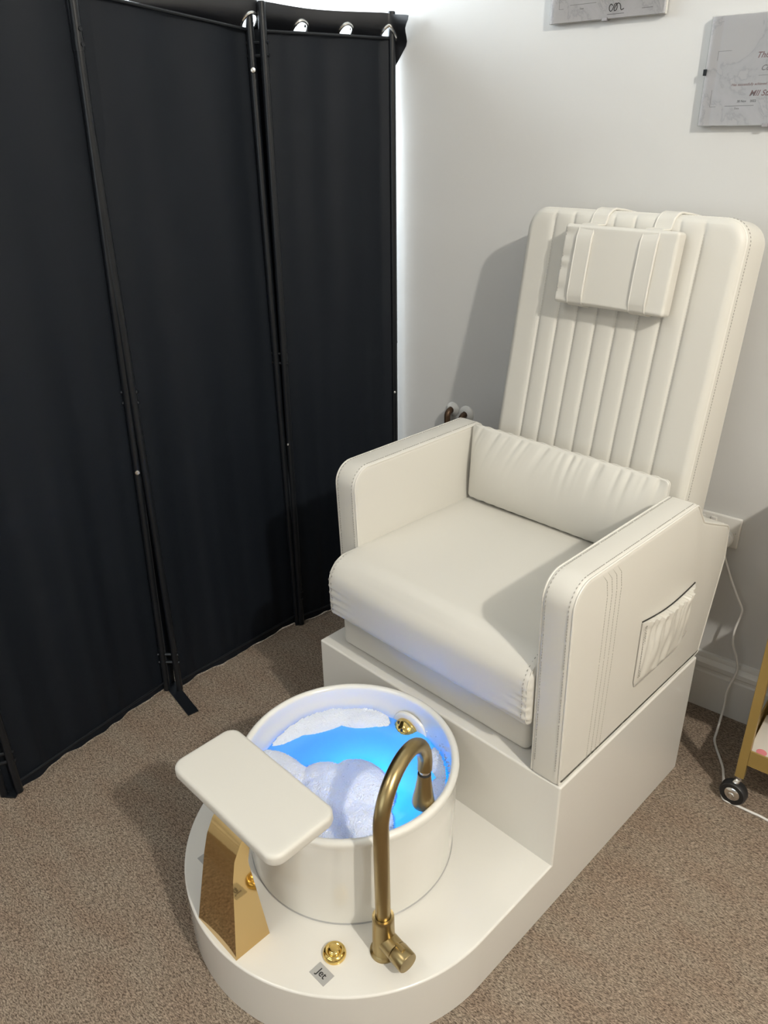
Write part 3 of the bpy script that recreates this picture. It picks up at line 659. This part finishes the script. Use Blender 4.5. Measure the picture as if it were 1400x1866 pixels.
def fabric(ka, kb, seed):
    NU, NV = 60, 40; bm = NB(); G = []
    za, zb = .0035, (TOPZ[ka] + TOPZ[kb]) / 2; dz = (TOPZ[kb] - TOPZ[ka]) / 2
    for j in range(NV + 1):
        row = []; t_ = j / NV; z0 = za + (zb - za) * t_
        A, B = pp(ka, z0), pp(kb, z0); d = B - A; nrm = Vector((d.y, -d.x, 0)).normalized()
        for i in range(NU + 1):
            u = i / NU; low = max(0, 1 - t_ * 1.6)
            u_ = -.01 + (1.09 if kb != '4a' else 1.005) * u; off = -.011 * min(1, (1 - u) * 12 if kb == '4a' else 1) + (.012 * noise.noise(Vector((u * 5 + seed, t_ * 1.2, seed))) + .010 * noise.noise(Vector((u * 12 + seed, t_ * .8, 2))) * low) * min(1, min(u, 1 - u) * 7)
            p = A.lerp(B, u_) + nrm * off; p.z += dz * (2 * u - 1) * t_
            if j == 0: p.z += .0028 * noise.noise(Vector((u * 14, seed, 0)))
            if j == NV: p.z -= .006 * math.sin(PI * u)
            row.append(bm.verts.new(p))
        G.append(row)
    for j in range(NV):
        for i in range(NU): bm.faces.new((G[j][i], G[j][i + 1], G[j + 1][i + 1], G[j + 1][i]))
    bmesh.ops.recalc_face_normals(bm, faces=bm.faces)
    r_ = bmesh.ops.solidify(bm, geom=bm.faces[:], thickness=.0015)
    fo = mesh('fabric_panel', bm, 'fab', smooth=60, parent=dv, origin=do)
    for zz, rr in ((zb - .004, .004), (za + .03, .003)):
        b2 = NB(); tube(b2, [pp(ka, zz).lerp(pp(kb, zz), k / 12) + Vector((0, 0, dz * (k / 6 - 1) if zz > 1 else 0)) for k in range(13)], rr, 8)
        mesh('panel_rod', b2, 'pole', parent=fo, origin=do)
fabric('0b', '1a', 1.3); fabric('1b', '2a', 4.1); fabric('2b', '3a', 7.7); fabric('3b', '4a', 11.2)
def foot(p0, p1, w_):
    p0 = Vector((*p0, 0)); p1 = Vector((*p1, 0)); d = (p1 - p0).normalized(); s = Vector((-d.y, d.x, 0)) * w_; bm = NB()
    vs = [bm.verts.new(p + Vector((0, 0, z))) for z in (.0005, .0045) for p in (p0 - s, p1 - s, p1 + s, p0 + s)]
    for f in ((3, 2, 1, 0), (4, 5, 6, 7), (0, 1, 5, 4), (1, 2, 6, 5), (2, 3, 7, 6), (3, 0, 4, 7)): bm.faces.new([vs[i] for i in f])
    mesh('foot_plate', bm, 'pole', smooth=False, parent=dv, origin=do)
foot((-.99, -.15), (-.738, -.186), .0165); foot((-.80, -.69), (-.878, -.60), .014); foot((-.90, .345), (-.866, .312), .010)

# black eyelet curtain hung on the divider poles
co = tuple(T(-.84, .45, 1.7)); co = (-.84, .45, 1.0)
ct = thing('eyelet_curtain', 'black satin curtain with silver eyelets hooked over the divider pole tops', 'curtain', co, RZ)
a0, a1 = Vector((-.905, .20, 0)), Vector((-.770, .768, 0))
cpath = [Vector((-.925, .02, 0)), Vector((-.895, .18, 0)), Vector((-.880, .32, 0)), Vector((-.875, .42, 0)), Vector((-.862, .50, 0)), Vector((-.835, .60, 0)), Vector((-.808, .685, 0)), Vector((-.788, .724, 0)), Vector((-.722, .732, 0))]
def cpt(u):
    s = u * (len(cpath) - 1); i = min(int(s), len(cpath) - 2); f = s - i
    p0, p1, p2, p3 = cpath[max(i - 1, 0)], cpath[i], cpath[i + 1], cpath[min(i + 2, len(cpath) - 1)]
    return 0.5 * ((2 * p1) + (p2 - p0) * f + (2 * p0 - 5 * p1 + 4 * p2 - p3) * f * f + (3 * p1 - p0 - 3 * p2 + p3) * f ** 3)
eye = [.25, .452, .62, .845]        # eyelets along the heading
def ctop(u): return 1.800 - .018 * u ** 3 + .004 * math.sin(u * 9)
def csurf(u, v):     # v = distance below the heading; the free corner falls back behind the pole
    if u > .85: u = .85 + (u - .85) * (1 - .96 * min(1, max(0, (v - .006) / .135)) ** .85)
    p = cpt(u); t_ = (cpt(min(1, u + .01)) - cpt(max(0, u - .01))).normalized(); nrm = Vector((t_.y, -t_.x, 0))
    f = max(0, min(1, (v - .022) / .05)); f = f * f * (3 - 2 * f)
    off = .016 * (1 - f) - .024 * f
    fold = .010 * math.sin(u * 2 * PI * 3.2) * min(1, v / .3)
    inn = 0
    return p + nrm * (off - fold) - t_ * inn + Vector((0, 0, ctop(u) - v))
NU, NV = 90, 46; bm = NB(); G = []
for j in range(NV + 1):
    v = .30 * (j / 30) if j <= 30 else .30 + 1.0 * (j - 30) / 16
    G.append([bm.verts.new(csurf(i / NU, v)) for i in range(NU + 1)])
def inhole(u, v):
    for e_ in eye:
        d = (cpt(u) - cpt(e_)).length; 
        if math.hypot(d, v - .047) < .0175: return True
    return False
for j in range(NV):
    vj = .30 * (j + .5) / 30 if j < 30 else 1
    for i in range(NU):
        if not inhole((i + .5) / NU, vj): bm.faces.new((G[j][i], G[j][i + 1], G[j + 1][i + 1], G[j + 1][i]))
mesh('curtain_cloth', bm, 'satin', smooth=70, parent=ct, origin=co)
for e_ in eye:
    b2 = NB(); cpx = []
    for k in range(28):
        a = 2 * PI * k / 28; du = .020 * math.cos(a) / 1.0; 
        L1 = (cpt(min(1, e_ + .01)) - cpt(e_ - .01)).length / .02
        cpx.append(csurf(e_ + du / L1, .047 - .020 * math.sin(a)))
    tube(b2, cpx, .0042, 8, closed=True); mesh('eyelet', b2, 'steel', parent=ct, origin=co)

# ------------------------------------------------------------------ certificates
def certificate(x0, z0, wd, ht, label, content):
    o_ = (x0 + wd / 2, WY - .01, z0)
    t_ = thing('certificate_frame', label, 'certificate', o_, 0, 'marble certificates on the wall')
    mesh('backing_board', box(NB(), x0, x0 + wd, WY - .013, WY - .004, z0, z0 + ht), 'plastic', smooth=False, parent=t_, origin=o_)
    pr_ = mesh('printed_sheet', box(NB(), x0 + .001, x0 + wd - .001, WY - .0145, WY - .013, z0 + .001, z0 + ht - .001), 'marble', smooth=False, parent=t_, origin=o_)
    mesh('glass_front', box(NB(), x0, x0 + wd, WY - .0172, WY - .0152, z0, z0 + ht, .0005, 1), 'glass', smooth=False, parent=t_, origin=o_)
    b2 = NB()
    for cx_, cz_, a, b_ in ((x0 + wd / 2, z0, .006, .003), (x0 + wd / 2, z0 + ht, .006, .003), (x0, z0 + ht / 2, .003, .006), (x0 + wd, z0 + ht / 2, .003, .006)):
        b3 = NB(); box(b3, cx_ - a, cx_ + a, WY - .019, WY - .004, cz_ - b_, cz_ + b_); mesh('frame_clip', b3, 'pole' if a < b_ else 'greyink', smooth=False, parent=t_, origin=o_)
    f = WY - .0148
    def put(s, x_, z_, size, m, sh=0.0): text('lettering', s, size, m, Matrix.Translation((x_, f, z_)) @ Matrix.Rotation(PI / 2, 4, 'X'), pr_, sh, .0001, o_)
    def ln(xa, xb, za, zb, tk=.0006): mesh('printed_line', box(NB(), xa, max(xb, xa + tk), f - .0002, f, za, max(zb, za + tk)), 'greyink', smooth=False, parent=pr_, origin=o_)
    content(put, ln, x0, z0, wd, ht, pr_, f, o_)
def c2(put, ln, x0, z0, wd, ht, pr_, f, o_):
    put('This Is', x0 + .101, z0 + .126, .0155, 'redink', .35); put('Co', x0 + .114, z0 + .103, .014, 'greyink', .35)
    put('Has successfully achieved all', x0 + .0595, z0 + .076, .0070, 'redink', .2); put('MII Stan', x0 + .099, z0 + .056, .0155, 'redink', .35)
    put('30 Nov', x0 + .0765, z0 + .0445, .0062, 'ink'); put('2022', x0 + .103, z0 + .0445, .0062, 'ink'); put('Date', x0 + .073, z0 + .0315, .0050, 'greyink')
    ln(x0 + .022, x0 + .022, z0 + .125, z0 + .142); ln(x0 + .022, x0 + .050, z0 + .142, z0 + .142)
    ln(x0 + .020, x0 + .020, z0 + .037, z0 + .070); ln(x0 + .020, x0 + .033, z0 + .037, z0 + .037); ln(x0 + .052, x0 + .112, z0 + .0375, z0 + .0375, .0009)
    ln(x0 + .112, x0 + .14, z0 + .0935, z0 + .0935)
def c1(put, ln, x0, z0, wd, ht, pr_, f, o_):
    # small mark with two loops over a double line
    b_ = x0 + .150; zc_ = z0 + .0205; key = [(-.002, .004), (-.006, .0075), (-.010, .003), (-.009, -.004), (-.005, -.006), (-.001, -.001), (.002, .006), (.006, .0082), (.0085, .003), (.008, -.003), (.0045, -.006), (.002, -.004), (.004, .002), (.0085, .0075), (.013, .0075), (.0165, .003), (.0175, -.003), (.020, -.0055), (.025, -.003)]
    emb = tube(NB(), smooth_path([(b_ + .008 + p[0], f - .0004, zc_ + p[1]) for p in key], 5), .00085, 6); mesh('emblem', emb, 'ink', parent=pr_, origin=o_)
    ln(b_ - .006, b_ + .034, z0 + .008, z0 + .008, .0012)
    ln(x0 + .050, x0 + .115, z0 + .034, z0 + .034, .0008); ln(x0 + .022, x0 + .022, z0 + .028, z0 + .075); ln(x0 + .022, x0 + .034, z0 + .028, z0 + .028); ln(x0 + .160, x0 + .205, z0 + .036, z0 + .036, .0008)
    put('Date', x0 + .075, z0 + .024, .005, 'greyink'); ln(x0 + .225, x0 + .250, z0 + .014, z0 + .014, .0010)
certificate(-.238, 1.734, .279, .205, 'glass clip framed marble certificate with small looped emblem, at the top edge of the photo', c1)
certificate(.146, 1.512, .285, .208, 'glass clip framed marble certificate with rose lettering, lower right of the two', c2)

# ------------------------------------------------------------------ pipes
for (x_, z_, r_, lab, zt) in ((-.497, .722, .0225, 'old copper pipe with white wall collar, left of the pair above the armrest', 0), (-.446, .716, .0255, 'old copper pipe with white wall collar, right of the pair above the armrest', 0)):
    t_ = thing('wall_pipe', lab, 'pipe', (x_, WY, 0))
    o_ = (x_, WY, 0); ps = [(x_, WY - .001, z_)] + [(x_, WY - .016 - .016 * math.sin(a), z_ - .016 * (1 - math.cos(a))) for a in [PI / 2 * k / 8 for k in range(9)]] + [(x_, WY - .032, .30), (x_, WY - .032, .001)]
    mesh('pipe', tube(NB(), ps, .0098, 16), 'copper', parent=t_, origin=o_)
    q = Vector((0, -1, 0)).to_track_quat('Z', 'Y').to_matrix().to_4x4()
    mesh('wall_collar', lathe(NB(), [(.0105, 0), (r_, 0), (r_, .003), (r_ - .006, .009), (.0125, .013), (.0105, .013), (.0105, 0)], 36, (x_, WY, z_), q), 'plastic', smooth=40, parent=t_, origin=o_)
# ------------------------------------------------------------------ double socket, plug and cable
so_ = (.331, WY, .5605)
sk_ = thing('wall_socket', 'white double wall socket behind the right armrest', 'socket', so_)
b2 = NB(); box(b2, .258, .404, WY - .010, WY, .5175, .6035, .004, 3); mesh('face_plate', b2, 'plastic', smooth=40, parent=sk_, origin=so_)
for x_ in (.305, .335): mesh('switch', box(NB(), x_ - .0075, x_ + .0075, WY - .0135, WY - .009, .578, .594, .0015, 2), 'plastic', smooth=40, parent=sk_, origin=so_)
for x_ in (.262 + .008, .392): mesh('screw', lathe(NB(), [(0, .0115), (.003, .0112), (.003, .009), (0, .009)], 16, (x_, WY, .5605), Vector((0, -1, 0)).to_track_quat('Z', 'Y').to_matrix().to_4x4()), 'steel', parent=sk_, origin=so_)
po_ = (.372, WY - .011, .545)
cb = thing('power_cable', 'white power cable with plug trailing down the wall and over the carpet', 'cable', po_)
q = Vector((0, -1, 0)).to_track_quat('Z', 'Y').to_matrix().to_4x4()
mesh('plug', lathe(NB(), [(0, 0), (.021, 0), (.0225, .004), (.0225, .016), (.019, .020), (.0195, .030), (.016, .036), (0, .037)], 32, po_, q), 'plastic', smooth=40, parent=cb, origin=po_)
cpts = [(.372, .797, .530), (.378, .80, .520), (.386, .797, .503), (.412, .795, .447), (.438, .793, .400), (.4525, .793, .375), (.4545, .793, .358), (.450, .792, .325), (.4475, .790, .296), (.4515, .788, .262), (.466, .79, .225), (.4745, .795, .186), (.4705, .79, .155), (.464, .780, .115), (.467, .768, .070), (.4685, .750, .035), (.471, .725, .012), (.474, .702, .0038), (.488, .672, .0035), (.512, .632, .0035), (.527, .604, .0035), (.5405, .564, .0035), (.5475, .530, .0035), (.555, .508, .0035), (.566, .500, .0035), (.590, .5005, .0035), (.625, .500, .0035), (.668, .498, .0035), (.80, .47, .0035), (1.05, .40, .0035), (1.4, .42, .0035)]
mesh('cord', tube(NB(), smooth_path(cpts), .0033, 10), 'cable', parent=cb, origin=po_)

# ------------------------------------------------------------------ trolley
tx0, tx1, ty0, ty1 = .570, .950, .508, .800; to = ((tx0 + tx1) / 2, (ty0 + ty1) / 2, 0)
tr_ = thing('trolley', 'gold metal three tier trolley on black castors at the right edge', 'trolley', to)
for lx in (tx0, tx1 - .021):
    for ly in (ty0, ty1 - .021):
        mesh('leg', box(NB(), lx, lx + .021, ly, ly + .021, .082, .86, .001, 1), 'trolley', smooth=False, parent=tr_, origin=to)
for z_ in (.128, .408, .745):
    b2 = NB(); i = .021; hgt = .045
    box(b2, tx0 + .001, tx1 - .001, ty0 + .001, ty1 - .001, z_, z_ + .003)
    for a in ((tx0 + i, tx1 - i, ty0 + .002, ty0 + .006), (tx0 + i, tx1 - i, ty1 - .006, ty1 - .002), (tx0 + .002, tx0 + .006, ty0 + i, ty1 - i), (tx1 - .006, tx1 - .002, ty0 + i, ty1 - i)):
        box(b2, a[0], a[1], a[2], a[3], z_, z_ + hgt, .001, 1)
    mesh('shelf', b2, 'trolley', smooth=False, parent=tr_, origin=to)
for lx in (tx0 + .0105, tx1 - .0105):
    for ly in (ty0 + .0105, ty1 - .0105):
        sx = -1 if lx < .7 else 1
        cd_ = Vector((-.10, -1, 0)).normalized(); ax = cd_; b2 = NB(); wc = Vector((lx - .004, ly - .008, .0325)); q = ax.to_track_quat('Z', 'Y').to_matrix().to_4x4() @ Matrix.Scale(1.33, 4)
        ca = mesh('castor', lathe(NB(), [(.0145, -.010), (.022, -.010), (.0243, -.006), (.0243, .006), (.022, .010), (.0145, .010), (.0145, -.010)], 32, wc, q), 'black', smooth=40, parent=tr_, origin=to)
        mesh('hub', lathe(NB(), [(0, -.011), (.0145, -.011), (.0145, .009), (.010, .012), (.006, .0125), (.005, .0145), (0, .0145)], 24, wc, q), 'chrome', smooth=40, parent=ca, origin=to)
        b2 = NB(); tube(b2, [(lx, ly, .084), (lx, ly, .066)], .007, 12); tube(b2, [(lx, ly, .070), wc + Vector((0, 0, .030)) + ax * .0, wc + Vector((0, 0, .024))], [.006, .008, .010], 10)
        mesh('castor_stem', b2, 'chrome', parent=ca, origin=to)
# things on the bottom shelf
po = (.66, .62, .131)
pk = thing('paper_packet', 'flat white packet with a pink spot lying on the bottom trolley shelf', 'packet', po)
mesh('packet_body', box(NB(), .582, .74, .525, .70, .1312, .150, .003, 2), 'paper', smooth=30, parent=pk, origin=po)
mesh('pink_spot', lathe(NB(), [(0, .1506), (.012, .1506), (.012, .1502), (0, .1502)], 24, (.610, .548, 0)), 'pink', parent=pk, origin=po)
tag(mesh('round_jar', lathe(NB(), [(0, .1312), (.040, .1312), (.041, .135), (.041, .175), (.043, .176), (.043, .192), (.040, .195), (0, .195)], 32, (.655, .742, 0)), 'black', smooth=40, origin=(.655, .742, .1312)), 'dark round jar at the back of the bottom trolley shelf', 'jar')
